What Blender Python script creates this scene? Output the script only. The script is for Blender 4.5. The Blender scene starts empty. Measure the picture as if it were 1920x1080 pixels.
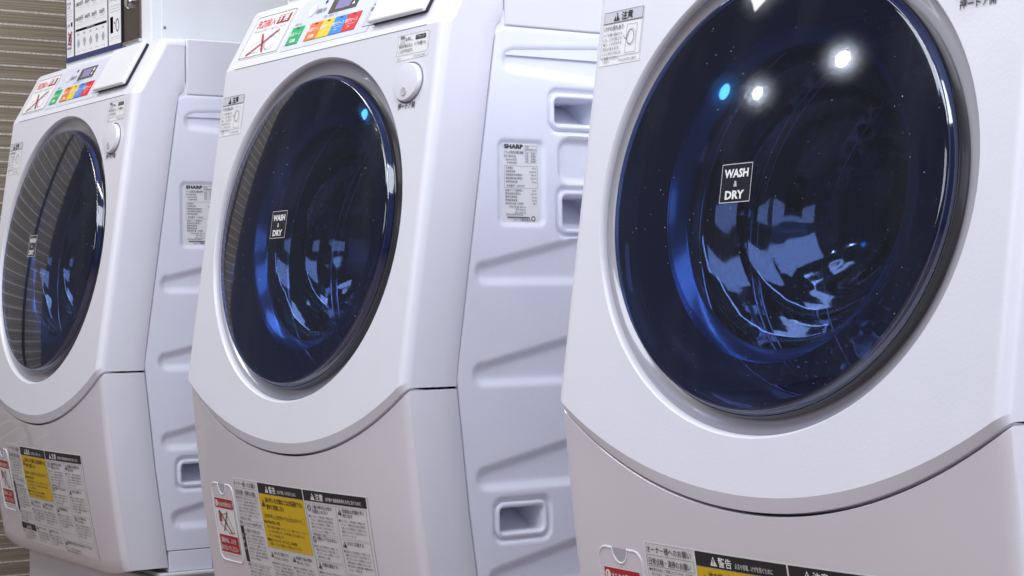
import bpy, math, random
from mathutils import Vector, Matrix
random.seed(7)
D = bpy.data
SC = bpy.context.scene
COL = SC.collection
PI = math.pi

# ------------------------------------------------------------------ camera
cam = D.cameras.new('camera'); camo = D.objects.new('camera', cam); COL.objects.link(camo)
cam.sensor_width = 36.0; cam.lens = 67.5; cam.clip_start = .02; cam.clip_end = 60
Rv = Vector((0.57034237, 0.82131403, -0.01236336)); Uv = Vector((0.01368822, 0.00554604, 0.99989093)); Fv = Vector((-0.82129301, 0.5704494, 0.00807919))
camo.matrix_world = Matrix(((Rv.x, Uv.x, -Fv.x, 2.253), (Rv.y, Uv.y, -Fv.y, -1.195), (Rv.z, Uv.z, -Fv.z, .62), (0, 0, 0, 1)))
SC.camera = camo
# ------------------------------------------------------------------ world and exposure
W = D.worlds.new('World'); SC.world = W; W.use_nodes = True
W.node_tree.nodes['Background'].inputs[0].default_value = (.62, .64, .78, 1)
W.node_tree.nodes['Background'].inputs[1].default_value = .16
SC.view_settings.view_transform = 'Standard'; SC.view_settings.look = 'None'
SC.view_settings.exposure = .05; SC.view_settings.gamma = 1
SC.cycles.use_denoising = True
SC.cycles.max_bounces = 10; SC.cycles.transparent_max_bounces = 12
SC.cycles.caustics_reflective = True; SC.cycles.caustics_refractive = False
SC.cycles.sample_clamp_indirect = 6

def area(name, loc, target, sx, sy, power, col=(1, 1, 1), spread=PI):
    l = D.lights.new(name, 'AREA'); l.shape = 'RECTANGLE'; l.size = sx; l.size_y = sy; l.energy = power; l.color = col; l.spread = spread
    o = D.objects.new(name, l); COL.objects.link(o); o.location = loc
    o.rotation_euler = (Vector(target) - Vector(loc)).to_track_quat('-Z', 'Y').to_euler()
    return o
# overhead fixture of the laundry, followed by added fill lights
area('overhead_light', (1.1, -1.30, 2.45), (.3, -.2, .6), 3.0, .9, 44, (.90, .93, 1))
area('overhead_light', (2.6, .3, 2.5), (.4, .2, .6), 1.2, 1.2, 50, (.82, .88, 1))  # added overhead fill that brightens the side panels
area('fill_light', (3.6, .35, .7), (.3, .3, .4), 1.0, 1.2, 8, (.82, .88, 1))  # added side fill for the right-hand faces, no window stands here
area('fill_light', (1.4, -4.0, 2.0), (.3, 0, .35), 3.0, 1.0, 27, (.93, .95, 1))  # added unseen front fill that evens out the fronts and lower panels
def downlight(loc, power, r=.05, col=(1, 1, 1)):
    l = D.lights.new('downlight', 'POINT'); l.energy = power; l.shadow_soft_size = r; l.color = col
    o = D.objects.new('downlight', l); COL.objects.link(o); o.location = loc
def spotlight(loc, target, power, r=.03, col=(1, 1, 1), ang=26):
    l = D.lights.new('spotlight', 'SPOT'); l.energy = power; l.shadow_soft_size = r; l.color = col; l.spot_size = math.radians(ang); l.spot_blend = .8
    o = D.objects.new('spotlight', l); COL.objects.link(o); o.location = loc; o.rotation_euler = (Vector(target)-Vector(loc)).to_track_quat('-Z', 'Y').to_euler()
spotlight((-2.11, -2.23, 2.40), (.95, 0, .8), 8, .04); spotlight((-1.01, -2.18, 2.40), (.95, 0, .8), 10, .05); spotlight((-2.47, -1.98, 2.40), (.95, 0, .8), 2.6, .06, (.08, .4, 1))
area('overhead_light', (-.1, -.50, 2.45), (-.1, -.42, 0), 3.2, .09, 15, (.93, .96, 1))  # added strip, placed to put highlights in the lower door bowls
area('overhead_light', (-1.0, -.85, 2.5), (-1.3, .1, .6), 1.0, .6, 16, (1, .97, .93))  # added fill that brightens the striped wall

# ------------------------------------------------------------------ materials
MATS = {}
def new_mat(name):
    m = D.materials.new(name); m.use_nodes = True; nt = m.node_tree; nt.nodes.clear()
    out = nt.nodes.new('ShaderNodeOutputMaterial'); MATS[name] = m
    return m, nt, out
def pbr(name, col, rough=.4, metal=0, coat=0, spec=.5, noise=.03, nscale=14, bump=0, bscale=200, coat_rough=.05):
    m, nt, out = new_mat(name)
    b = nt.nodes.new('ShaderNodeBsdfPrincipled'); N = nt.nodes.new
    b.inputs['Roughness'].default_value = rough; b.inputs['Metallic'].default_value = metal
    b.inputs['Coat Weight'].default_value = coat; b.inputs['Coat Roughness'].default_value = coat_rough
    b.inputs['Specular IOR Level'].default_value = spec
    tc = N('ShaderNodeTexCoord'); n = N('ShaderNodeTexNoise'); n.inputs['Scale'].default_value = nscale; n.inputs['Detail'].default_value = 5
    nt.links.new(tc.outputs['Object'], n.inputs['Vector'])
    r = N('ShaderNodeMixRGB'); r.inputs[1].default_value = tuple(c*(1-noise) for c in col)+(1,); r.inputs[2].default_value = tuple(min(1, c*(1+noise)) for c in col)+(1,)
    nt.links.new(n.outputs['Fac'], r.inputs[0]); nt.links.new(r.outputs[0], b.inputs['Base Color'])
    mr = N('ShaderNodeMapRange'); mr.inputs[3].default_value = rough*.85; mr.inputs[4].default_value = rough*1.15
    nt.links.new(n.outputs['Fac'], mr.inputs[0]); nt.links.new(mr.outputs[0], b.inputs['Roughness'])
    if bump:
        n2 = N('ShaderNodeTexNoise'); n2.inputs['Scale'].default_value = bscale; nt.links.new(tc.outputs['Object'], n2.inputs['Vector'])
        bp = N('ShaderNodeBump'); bp.inputs['Strength'].default_value = bump; bp.inputs['Distance'].default_value = .001
        nt.links.new(n2.outputs['Fac'], bp.inputs['Height']); nt.links.new(bp.outputs[0], b.inputs['Normal'])
    nt.links.new(b.outputs[0], out.inputs[0])
    return m
pbr('white_plastic', (.79, .79, .865), .34, coat=.25, bump=.12, bscale=300, coat_rough=.12)
pbr('panel_plastic', (.76, .73, .785), .30, coat=.9, bump=.05, bscale=30, coat_rough=.03)
pbr('surround_plastic', (.56, .55, .61), .18, coat=1.0, coat_rough=.03)
pbr('steel_paint', (.84, .86, .98), .42, bump=.2, bscale=500)
pbr('lid_plastic', (.80, .80, .84), .3)
pbr('base_plastic', (.7, .7, .73), .45)
pbr('blue_grey_panel', (.66, .70, .80), .35)
pbr('grey_print', (.45, .45, .52), .5)
pbr('light_grey_print', (.6, .6, .66), .5)
pbr('sticker_paper', (.74, .73, .74), .4)
pbr('sticker_white', (.86, .86, .88), .4)
pbr('ink_black', (.02, .02, .022), .45)
pbr('ink_white', (.85, .85, .85), .45)
pbr('ink_red', (.45, .02, .025), .4)
pbr('ink_bright_red', (.72, .02, .02), .4)
pbr('ink_pink', (.8, .45, .45), .4)
pbr('ink_green', (.01, .42, .13), .4)
pbr('ink_orange', (.78, .2, .03), .4)
pbr('ink_yellow', (.83, .60, .02), .4)
pbr('ink_deep_yellow', (.72, .47, .01), .4)
pbr('ink_blue', (.03, .25, .75), .4)
pbr('ink_navy', (.03, .04, .14), .4)
pbr('ink_grey', (.2, .2, .24), .5)
pbr('display_black', (.02, .02, .025), .1, coat=1)
pbr('display_screen', (.26, .24, .48), .2)
pbr('gap_shade_black', (.012, .012, .014), .5)  # black used as painted shade below the detergent lid
pbr('black_gloss', (.012, .012, .016), .07, coat=1, coat_rough=.02)
pbr('dark_void', (.012, .013, .02), .7)
pbr('annulus_plastic', (.07, .10, .23), .32, noise=.12, nscale=9)
pbr('drum_steel', (.035, .03, .035), .3, metal=.6, bump=1.0, bscale=45)
pbr('gasket_rubber', (.03, .035, .06), .25, coat=.6)
pbr('rim_plastic', (.05, .065, .15), .25)
pbr('lip_plastic', (.085, .18, .36), .20, metal=.75, coat=.5, noise=.3, nscale=18)
def clear_ring():
    m, nt, out = new_mat('clear_ring'); N = nt.nodes.new; L = nt.links.new
    b = N('ShaderNodeBsdfPrincipled'); b.inputs['Base Color'].default_value = (.02, .034, .10, 1); b.inputs['Roughness'].default_value = .2
    tr = N('ShaderNodeBsdfTransparent'); tr.inputs[0].default_value = (.8, .85, 1, 1)
    mx = N('ShaderNodeMixShader'); mx.inputs[0].default_value = .36; L(tr.outputs[0], mx.inputs[1]); L(b.outputs[0], mx.inputs[2]); L(mx.outputs[0], out.inputs[0])
clear_ring()
def drum_mat():
    m, nt, out = new_mat('punched_drum'); N = nt.nodes.new; L = nt.links.new
    tc = N('ShaderNodeTexCoord'); v = N('ShaderNodeTexVoronoi'); v.inputs['Scale'].default_value = 60; v.inputs['Randomness'].default_value = .35; L(tc.outputs['Object'], v.inputs['Vector'])
    mr = N('ShaderNodeMapRange'); L(v.outputs['Distance'], mr.inputs[0]); mr.inputs[1].default_value = .2; mr.inputs[2].default_value = .5
    n = N('ShaderNodeTexNoise'); n.inputs['Scale'].default_value = 12; L(tc.outputs['Object'], n.inputs['Vector'])
    ad = N('ShaderNodeMath'); L(mr.outputs[0], ad.inputs[0]); L(n.outputs['Fac'], ad.inputs[1])
    bp = N('ShaderNodeBump'); bp.inputs['Strength'].default_value = 1; bp.inputs['Distance'].default_value = .008; L(ad.outputs[0], bp.inputs['Height'])
    b = N('ShaderNodeBsdfPrincipled'); b.inputs['Metallic'].default_value = 1; b.inputs['Roughness'].default_value = .1
    mx = N('ShaderNodeMixRGB'); L(mr.outputs[0], mx.inputs[0]); mx.inputs[1].default_value = (.01, .01, .01, 1); mx.inputs[2].default_value = (.42, .40, .40, 1)
    L(mx.outputs[0], b.inputs['Base Color']); L(bp.outputs[0], b.inputs['Normal']); L(b.outputs[0], out.inputs[0])
drum_mat()
pbr('fin_plastic', (.5, .55, .65), .2, coat=1)
pbr('steel_plate', (.2, .17, .15), .3, metal=.9, noise=.2)
pbr('chrome', (.8, .8, .82), .12, metal=1)
pbr('tower_white', (.80, .83, .86), .5)
pbr('floor_vinyl', (.26, .19, .16), .35, noise=.25, nscale=8)
pbr('plain_wall', (.5, .48, .46), .7)
pbr('joint_black', (.012, .01, .01), .5)

def wall_mat():
    m, nt, out = new_mat('striped_wallpaper'); N = nt.nodes.new; L = nt.links.new
    tc = N('ShaderNodeTexCoord'); sep = N('ShaderNodeSeparateXYZ'); L(tc.outputs['Object'], sep.inputs[0])
    def math_(op, a, b=None, c=None):
        q = N('ShaderNodeMath'); q.operation = op
        for i, v in enumerate((a, b, c)):
            if v is None: continue
            if isinstance(v, (int, float)): q.inputs[i].default_value = v
            else: L(v, q.inputs[i])
        return q.outputs[0]
    def noise1(scale_vec, det=3):
        mp = N('ShaderNodeMapping'); mp.inputs['Scale'].default_value = scale_vec; L(tc.outputs['Object'], mp.inputs[0])
        n = N('ShaderNodeTexNoise'); n.inputs['Scale'].default_value = 1; n.inputs['Detail'].default_value = det; L(mp.outputs[0], n.inputs['Vector'])
        return n.outputs['Fac']
    z = sep.outputs['Z']
    # thin dark/light lines of random strength
    fine = noise1((1, 2, 520), 2)
    coarse = noise1((1, 1.2, 160), 2)
    glit = noise1((1, 420, 700), 1)
    t = math_('FRACT', math_('DIVIDE', z, .0285))
    d = math_('ABSOLUTE', math_('SUBTRACT', t, .5))
    line = math_('SUBTRACT', 1, math_('SMOOTHSTEP', d, 0, .0)) if False else None
    mr = N('ShaderNodeMapRange'); mr.interpolation_type = 'SMOOTHSTEP'; L(d, mr.inputs[0]); mr.inputs[1].default_value = .02; mr.inputs[2].default_value = .09; mr.inputs[3].default_value = 1; mr.inputs[4].default_value = 0
    g2 = N('ShaderNodeMapRange'); L(glit, g2.inputs[0]); g2.inputs[1].default_value = .38; g2.inputs[2].default_value = .62
    lf = math_('MULTIPLY', mr.outputs[0], math_('ADD', math_('MULTIPLY', g2.outputs[0], .75), .25))
    f2 = N('ShaderNodeMapRange'); L(fine, f2.inputs[0]); f2.inputs[1].default_value = .35; f2.inputs[2].default_value = .65
    c2 = N('ShaderNodeMapRange'); L(coarse, c2.inputs[0]); c2.inputs[1].default_value = .3; c2.inputs[2].default_value = .7
    v = math_('ADD', math_('MULTIPLY', f2.outputs[0], .7), math_('MULTIPLY', c2.outputs[0], .3))
    mx = N('ShaderNodeMixRGB'); L(v, mx.inputs[0]); mx.inputs[1].default_value = (.19, .155, .115, 1); mx.inputs[2].default_value = (.37, .32, .255, 1)
    mx2 = N('ShaderNodeMixRGB'); L(lf, mx2.inputs[0]); L(mx.outputs[0], mx2.inputs[1]); mx2.inputs[2].default_value = (.85, .84, .82, 1)
    b = N('ShaderNodeBsdfPrincipled'); b.inputs['Roughness'].default_value = .5; L(mx2.outputs[0], b.inputs['Base Color'])
    bp = N('ShaderNodeBump'); bp.inputs['Strength'].default_value = .5; bp.inputs['Distance'].default_value = .001; L(v, bp.inputs['Height']); L(bp.outputs[0], b.inputs['Normal'])
    L(b.outputs[0], out.inputs[0])
wall_mat()

def glass_cover():
    m, nt, out = new_mat('tinted_glass'); N = nt.nodes.new; L = nt.links.new
    tr = N('ShaderNodeBsdfTransparent'); tr.inputs[0].default_value = (.29, .38, .61, 1)
    gl = N('ShaderNodeBsdfGlossy'); gl.inputs['Roughness'].default_value = .025; gl.inputs[0].default_value = (.95, .97, 1, 1)
    fr = N('ShaderNodeFresnel'); ge = N('ShaderNodeNewGeometry'); io = N('ShaderNodeMapRange'); L(ge.outputs['Backfacing'], io.inputs[0]); io.inputs[3].default_value = 2.0; io.inputs[4].default_value = .5; L(io.outputs[0], fr.inputs[0])   # same reflectance from either side of the thin sheet
    # a greasy film gives every bright lamp a soft halo
    hz = N('ShaderNodeBsdfGlossy'); hz.distribution = 'BECKMANN'; hz.inputs['Roughness'].default_value = .125; hz.inputs[0].default_value = (.8, .87, 1, 1)
    ga = N('ShaderNodeMixShader'); ga.inputs[0].default_value = .3; L(gl.outputs[0], ga.inputs[1]); L(hz.outputs[0], ga.inputs[2])
    mx = N('ShaderNodeMixShader'); L(fr.outputs[0], mx.inputs[0]); L(tr.outputs[0], mx.inputs[1]); L(ga.outputs[0], mx.inputs[2])
    # specks of dust lying on the glass
    tc = N('ShaderNodeTexCoord'); v = N('ShaderNodeTexVoronoi'); v.inputs['Scale'].default_value = 130; L(tc.outputs['Object'], v.inputs['Vector'])
    n = N('ShaderNodeTexNoise'); n.inputs['Scale'].default_value = 7; L(tc.outputs['Object'], n.inputs['Vector'])
    thr = N('ShaderNodeMapRange'); L(n.outputs['Fac'], thr.inputs[0]); thr.inputs[1].default_value = .4; thr.inputs[2].default_value = .8; thr.inputs[3].default_value = .03; thr.inputs[4].default_value = .12
    lt = N('ShaderNodeMath'); lt.operation = 'LESS_THAN'; L(v.outputs['Distance'], lt.inputs[0]); L(thr.outputs[0], lt.inputs[1])
    sc = N('ShaderNodeSeparateColor'); L(v.outputs['Color'], sc.inputs[0])
    gt = N('ShaderNodeMath'); gt.operation = 'GREATER_THAN'; L(sc.outputs[0], gt.inputs[0]); gt.inputs[1].default_value = .40
    ml = N('ShaderNodeMath'); ml.operation = 'MULTIPLY'; L(lt.outputs[0], ml.inputs[0]); L(gt.outputs[0], ml.inputs[1])
    m6 = N('ShaderNodeMath'); m6.operation = 'MULTIPLY'; L(ml.outputs[0], m6.inputs[0]); L(sc.outputs[1], m6.inputs[1]); ml = m6
    # faint wiped smears
    mp = N('ShaderNodeMapping'); mp.inputs['Scale'].default_value = (14, 14, 3); mp.inputs['Rotation'].default_value = (0, .5, 0); L(tc.outputs['Object'], mp.inputs[0])
    n3 = N('ShaderNodeTexNoise'); n3.inputs['Scale'].default_value = 1; n3.inputs['Detail'].default_value = 6; L(mp.outputs[0], n3.inputs['Vector'])
    sm = N('ShaderNodeMapRange'); L(n3.outputs['Fac'], sm.inputs[0]); sm.inputs[1].default_value = .5; sm.inputs[2].default_value = .8; sm.inputs[3].default_value = .0; sm.inputs[4].default_value = .018
    mxx = N('ShaderNodeMath'); mxx.operation = 'MAXIMUM'; L(ml.outputs[0], mxx.inputs[0]); L(sm.outputs[0], mxx.inputs[1])
    df = N('ShaderNodeBsdfDiffuse'); df.inputs[0].default_value = (.7, .75, .9, 1)
    m2 = N('ShaderNodeMixShader'); L(mxx.outputs[0], m2.inputs[0]); L(mx.outputs[0], m2.inputs[1]); L(df.outputs[0], m2.inputs[2])
    L(m2.outputs[0], out.inputs[0])
glass_cover()
def bowl_glass():
    m, nt, out = new_mat('bowl_glass'); N = nt.nodes.new; L = nt.links.new
    tc = N('ShaderNodeTexCoord'); n = N('ShaderNodeTexNoise'); n.inputs['Scale'].default_value = 11; n.inputs['Detail'].default_value = 1.5; n.inputs['Distortion'].default_value = .8
    L(tc.outputs['Object'], n.inputs['Vector'])
    bp = N('ShaderNodeBump'); bp.inputs['Strength'].default_value = .5; bp.inputs['Distance'].default_value = .010; L(n.outputs['Fac'], bp.inputs['Height'])
    tr = N('ShaderNodeBsdfTransparent'); tr.inputs[0].default_value = (.8, .84, .95, 1)
    gl = N('ShaderNodeBsdfGlossy'); gl.inputs['Roughness'].default_value = .08; L(bp.outputs[0], gl.inputs['Normal']); gl.inputs[0].default_value = (1, 1, 1, 1)
    mx = N('ShaderNodeMixShader'); mx.inputs[0].default_value = .21; L(tr.outputs[0], mx.inputs[1]); L(gl.outputs[0], mx.inputs[2])
    L(mx.outputs[0], out.inputs[0])
bowl_glass()

# ------------------------------------------------------------------ mesh helpers
class MB:
    def __init__(s): s.v = []; s.f = []; s.m = []; s.mats = []
    def mi(s, name):
        if name not in s.mats: s.mats.append(name)
        return s.mats.index(name)
    def add(s, vs, fs, mat):
        k = len(s.v); s.v += [tuple(p) for p in vs]; i = s.mi(mat)
        for f in fs: s.f.append(tuple(k+a for a in f)); s.m.append(i)
    def grid(s, rows, mat, flip=False, wrap=False):
        nr = len(rows); nc = len(rows[0]); vs = [p for r in rows for p in r]; fs = []
        for a in range(nr-1):
            for b in range(nc if wrap else nc-1):
                c = (b+1) % nc
                q = (a*nc+b, a*nc+c, (a+1)*nc+c, (a+1)*nc+b)
                fs.append(q[::-1] if flip else q)
        s.add(vs, fs, mat)
    def box(s, x0, x1, y0, y1, z0, z1, mat, fn=None):
        vs = [(x, y, z) for x in (x0, x1) for y in (y0, y1) for z in (z0, z1)]
        if fn: vs = [fn(*p) for p in vs]
        s.add(vs, [(0, 1, 3, 2), (4, 6, 7, 5), (0, 4, 5, 1), (2, 3, 7, 6), (0, 2, 6, 4), (1, 5, 7, 3)], mat)
    def build(s, name, parent=None, sharp=32, bevel=0, mw=None):
        me = D.meshes.new(name); me.from_pydata(s.v, [], s.f)
        for n in s.mats: me.materials.append(MATS[n])
        me.polygons.foreach_set('material_index', s.m)
        me.polygons.foreach_set('use_smooth', [True]*len(s.f)); me.update()
        me.set_sharp_from_angle(angle=math.radians(sharp))
        o = D.objects.new(name, me); COL.objects.link(o)
        if parent: o.parent = parent
        if bevel:
            b = o.modifiers.new('bevel', 'BEVEL'); b.width = bevel; b.segments = 3; b.limit_method = 'ANGLE'; b.angle_limit = math.radians(40); b.harden_normals = False
        return o
def thing(name, label, cat, loc, group=None, rz=0):
    o = D.objects.new(name, None); COL.objects.link(o); o.location = loc; o.rotation_euler = (0, 0, rz); o.empty_display_size = .1
    o['label'] = label; o['category'] = cat
    if group: o['group'] = group
    return o
def structure(o, label=None, cat=None):
    o['kind'] = 'structure'
    if label: o['label'] = label
    if cat: o['category'] = cat

# ------------------------------------------------------------------ text
_tc = {}
def glyphs(txt, bold):
    k = (txt, bold)
    if k not in _tc:
        c = D.curves.new('t', 'FONT'); c.body = txt; c.size = 1; c.resolution_u = 2; c.offset = bold; c.fill_mode = 'BOTH' if hasattr(c, 'fill_mode') and False else c.fill_mode
        o = D.objects.new('t', c)
        me = D.meshes.new_from_object(o)
        vs = [(v.co.x, v.co.y) for v in me.vertices]; fs = [tuple(p.vertices) for p in me.polygons]
        D.meshes.remove(me); D.objects.remove(o); D.curves.remove(c)
        if vs:
            x0 = min(v[0] for v in vs); x1 = max(v[0] for v in vs)
        else: x0 = 0; x1 = 1
        _tc[k] = (vs, fs, x0, x1)
    return _tc[k]
class Print:
    """2D printing laid on a surface by fn(u, v, lift) -> xyz; u right, v up (metres)."""
    def __init__(s, fn, lift=.0006): s.fn = fn; s.mb = MB(); s.lift = lift
    def rect(s, u0, v0, u1, v1, mat, k=0, sub=.03):
        nu = max(1, int(abs(u1-u0)/sub)); nv = max(1, int(abs(v1-v0)/sub))
        rows = [[s.fn(u0+(u1-u0)*i/nu, v0+(v1-v0)*j/nv, s.lift+k*.0003) for i in range(nu+1)] for j in range(nv+1)]
        s.mb.grid(rows, mat)
    def frame(s, u0, v0, u1, v1, w, mat, k=1):
        s.rect(u0, v0, u1, v0+w, mat, k); s.rect(u0, v1-w, u1, v1, mat, k); s.rect(u0, v0+w, u0+w, v1-w, mat, k); s.rect(u1-w, v0+w, u1, v1-w, mat, k)
    def poly(s, pts, mat, k=1):
        s.mb.add([s.fn(u, v, s.lift+k*.0003) for u, v in pts], [tuple(range(len(pts)))], mat)
    def line(s, a, b, w, mat, k=1):
        dx, dy = b[0]-a[0], b[1]-a[1]; l = math.hypot(dx, dy) or 1; nx, ny = -dy/l*w/2, dx/l*w/2
        s.poly([(a[0]-nx, a[1]-ny), (b[0]-nx, b[1]-ny), (b[0]+nx, b[1]+ny), (a[0]+nx, a[1]+ny)], mat, k)
    def path(s, pts, w, mat, k=1, closed=False):
        for i in range(len(pts)-(0 if closed else 1)): s.line(pts[i], pts[(i+1) % len(pts)], w, mat, k)
    def ring(s, c, rx, ry, w, mat, k=1, n=24):
        for i in range(n):
            a, b = 2*PI*i/n, 2*PI*(i+1)/n
            s.poly([(c[0]+rx*math.cos(a), c[1]+ry*math.sin(a)), (c[0]+rx*math.cos(b), c[1]+ry*math.sin(b)), (c[0]+(rx-w)*math.cos(b), c[1]+(ry-w)*math.sin(b)), (c[0]+(rx-w)*math.cos(a), c[1]+(ry-w)*math.sin(a))], mat, k)
    def disc(s, c, r, mat, k=1, n=20): s.poly([(c[0]+r*math.cos(2*PI*i/n), c[1]+r*math.sin(2*PI*i/n)) for i in range(n)], mat, k)
    def text(s, txt, u, v, h, mat, k=2, width=None, bold=.0, align='L', maxw=None):
        vs, fs, x0, x1 = glyphs(txt, bold); sx = h
        w = (x1-x0)*h
        if width: sx = width/(x1-x0); w = width
        if maxw and w > maxw: sx *= maxw/w; w = maxw
        off = u-(0 if align == 'L' else w/2 if align == 'C' else w)
        s.mb.add([s.fn(off+(x-x0)*sx, v+y*h, s.lift+k*.0003) for x, y in vs], fs, mat)
    def triangle(s, u, v, h, mat, bang, k=2):
        s.poly([(u, v), (u+h*1.1, v), (u+h*.55, v+h)], mat, k)
        s.poly([(u+h*.5, v+h*.32), (u+h*.6, v+h*.32), (u+h*.64, v+h*.72), (u+h*.46, v+h*.72)], bang, k+1)
        s.disc((u+h*.55, v+h*.2), h*.06, bang, k+1, 8)
    def nosign(s, u, v, h, mat, k=2):
        s.ring((u+h/2, v+h/2), h/2, h/2, h*.13, mat, k); s.line((u+h*.2, v+h*.8), (u+h*.8, v+h*.2), h*.1, mat, k)
    def build(s, name, parent): return s.mb.build(name, parent, sharp=80)

# ------------------------------------------------------------------ washing machine geometry
A8 = math.atan2(.065, .438); CA, SA = math.cos(A8), math.sin(A8)
def U(x, s_, n=0):                       # tilted upper front plane: s along it from the knee, n outward
    return (x, s_*SA-n*CA, .527+s_*CA+n*SA)
C0 = (.065, .965); C1 = (.117, 1.057); CL = math.hypot(C1[0]-C0[0], C1[1]-C0[1]); CY, CZ = (C1[0]-C0[0])/CL, (C1[1]-C0[1])/CL
def Cp(x, s_, n=0):                      # control panel plane
    return (x, C0[0]+s_*CY-n*CZ, C0[1]+s_*CZ+n*CY)
S_TOP = .4428
YC_PTS = [(1.2, .155), (.974, .155), (.965, .144), (.952, .1400), (.527, .078), (.36, .095), (.19, .118), (0, .14)]
def YC(z):
    for (z1, y1), (z0, y0) in zip(YC_PTS, YC_PTS[1:]):
        if z0 <= z <= z1: return y0+(y1-y0)*(z-z0)/(z1-z0)
    return .155
RC = .013; XF = .30-RC
def xsamples(nflat=40, narc=8):
    """cross-section: list of (x, back offset)"""
    L = [(-XF-RC*math.sin(a), RC*(1-math.cos(a))) for a in [PI/2*(1-i/narc) for i in range(narc)]]
    L += [(-XF+2*XF*i/nflat, 0) for i in range(nflat+1)]
    L += [(XF+RC*math.sin(a), RC*(1-math.cos(a))) for a in [PI/2*(i+1)/narc for i in range(narc)]]
    return L
def s_seam(x):
    R_ = .49 if x > .012 else .60
    c = -.1005+(R_-math.sqrt(max(0, R_**2-(x-.012)**2))); return min(c, .0005)
def s_in(x):
    w = .0135-.006*min(1, abs(x)/.3)**2; return s_seam(x)+w
HC = (-.002, .198); HRX, HRS = .255, .2325

def front_shell():
    mb = MB(); m = 'white_plastic'
    # radial region around the hole
    outl = []
    for i in range(24): outl.append((XF-2*XF*i/24, S_TOP))          # top, right to left
    for i in range(24): outl.append((-XF, S_TOP+(s_in(-XF)-S_TOP)*i/24))
    for i in range(48): x = -XF+2*XF*i/48; outl.append((x, s_in(x)))
    for i in range(24): outl.append((XF, s_in(XF)+(S_TOP-s_in(XF))*i/24))
    ring = []
    for k in range(7):
        t = k/6; row = []
        for (x, s_) in outl:
            a = math.atan2((s_-HC[1])/HRS, (x-HC[0])/HRX)
            hx, hs = HC[0]+HRX*math.cos(a), HC[1]+HRS*math.sin(a)
            row.append((hx+(x-hx)*t, hs+(s_-hs)*t))
        ring.append(row)
    rows = []
    # rounded lip into the hole
    for n, e in ((-.007, .0035), (-.0035, .0028), (-.0012, .0014), (0, 0)):
        rows.append([U(p[0]-(p[0]-HC[0])/HRX*e, p[1]-(p[1]-HC[1])/HRS*e, n) for p in ring[0]])
    for r_ in ring[1:]: rows.append([U(p[0], p[1]) for p in r_])
    mb.grid(rows, m, wrap=True)
    XS = xsamples()
    # lower chamfer band + return
    rows = []
    for (x, b) in XS:
        f = 1-min(1, b/RC)
        for_ = []
        si, ss = s_in(x), s_seam(x)
        for t, n in ((0, 0), (.5, -.0028), (1, -.0058), (1, -.022)):
            p = U(x, si+(ss-si)*t, n*f if t < 1 or n > -.01 else n); for_.append((p[0], p[1]+b, p[2]))
        rows.append(for_)
    mb.grid(rows, m, flip=True)
    # rounded corners of the tilted zone
    for sg in (-1, 1):
        arc = [(x, b) for x, b in XS if (x*sg >= XF-1e-9)]
        if sg < 0: arc = arc[::1]
        rows = []
        for j in range(17):
            row = []
            for x, b in arc:
                s_ = s_in(x)+(S_TOP-s_in(x))*j/16; p = U(x, s_); row.append((p[0], p[1]+b, p[2]))
            rows.append(row)
        mb.grid(rows, m)
    # crease, control panel, rounded top, top
    prof = [(.065, .965, (1, 0))]
    prof += [(Cp(0, s_)[1], Cp(0, s_)[2], (1, 0) if s_ < .005 else (.87, -.49)) for s_ in (.002, .014, .03, .06, .085)]
    prof += [(.1135, 1.0515, (.7, -.71)), (.1185, 1.0556, (.5, -.86)), (.125, 1.057, (.2, -.98)), (.14, 1.057, (0, -1)), (.1545, 1.057, (0, -1)), (.1545, 1.04, (0, -1))]
    rows = []
    for y, z, nn in prof: rows.append([(x, y+nn[0]*b, z+nn[1]*b) for x, b in XS])
    mb.grid(rows, m)
    # side strips
    for sg in (-1, 1):
        front = []
        x = .3*sg
        for j in range(17):
            s_ = s_seam(x)+.0+(S_TOP-s_seam(x))*j/16; p = U(x, s_); front.append((p[1]+RC, p[2]))
        for y, z, nn in prof[1:-2]: front.append((y+nn[0]*RC, z+nn[1]*RC))
        rows = []
        for y, z in front:
            e = YC(z)-.0009; row = []
            for t in (0, .33, .66, .95, 1): row.append((x-(0.0 if t < 1 else .0012*sg), min(y, e)+(e-min(y, e))*t, z))
            row.append((x-.008*sg, e+.0004, z)); rows.append(row)
        mb.grid(rows, m, flip=(sg < 0))
        z0 = .527+s_seam(x)*CA
        mb.grid([[(x, U(0, s_seam(x))[1]+RC, z0), (x, YC(z0), z0)], [(x-.02*sg, U(0, s_seam(x))[1]+RC, z0), (x-.02*sg, YC(z0), z0)]], m, flip=sg > 0)
    return mb

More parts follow.
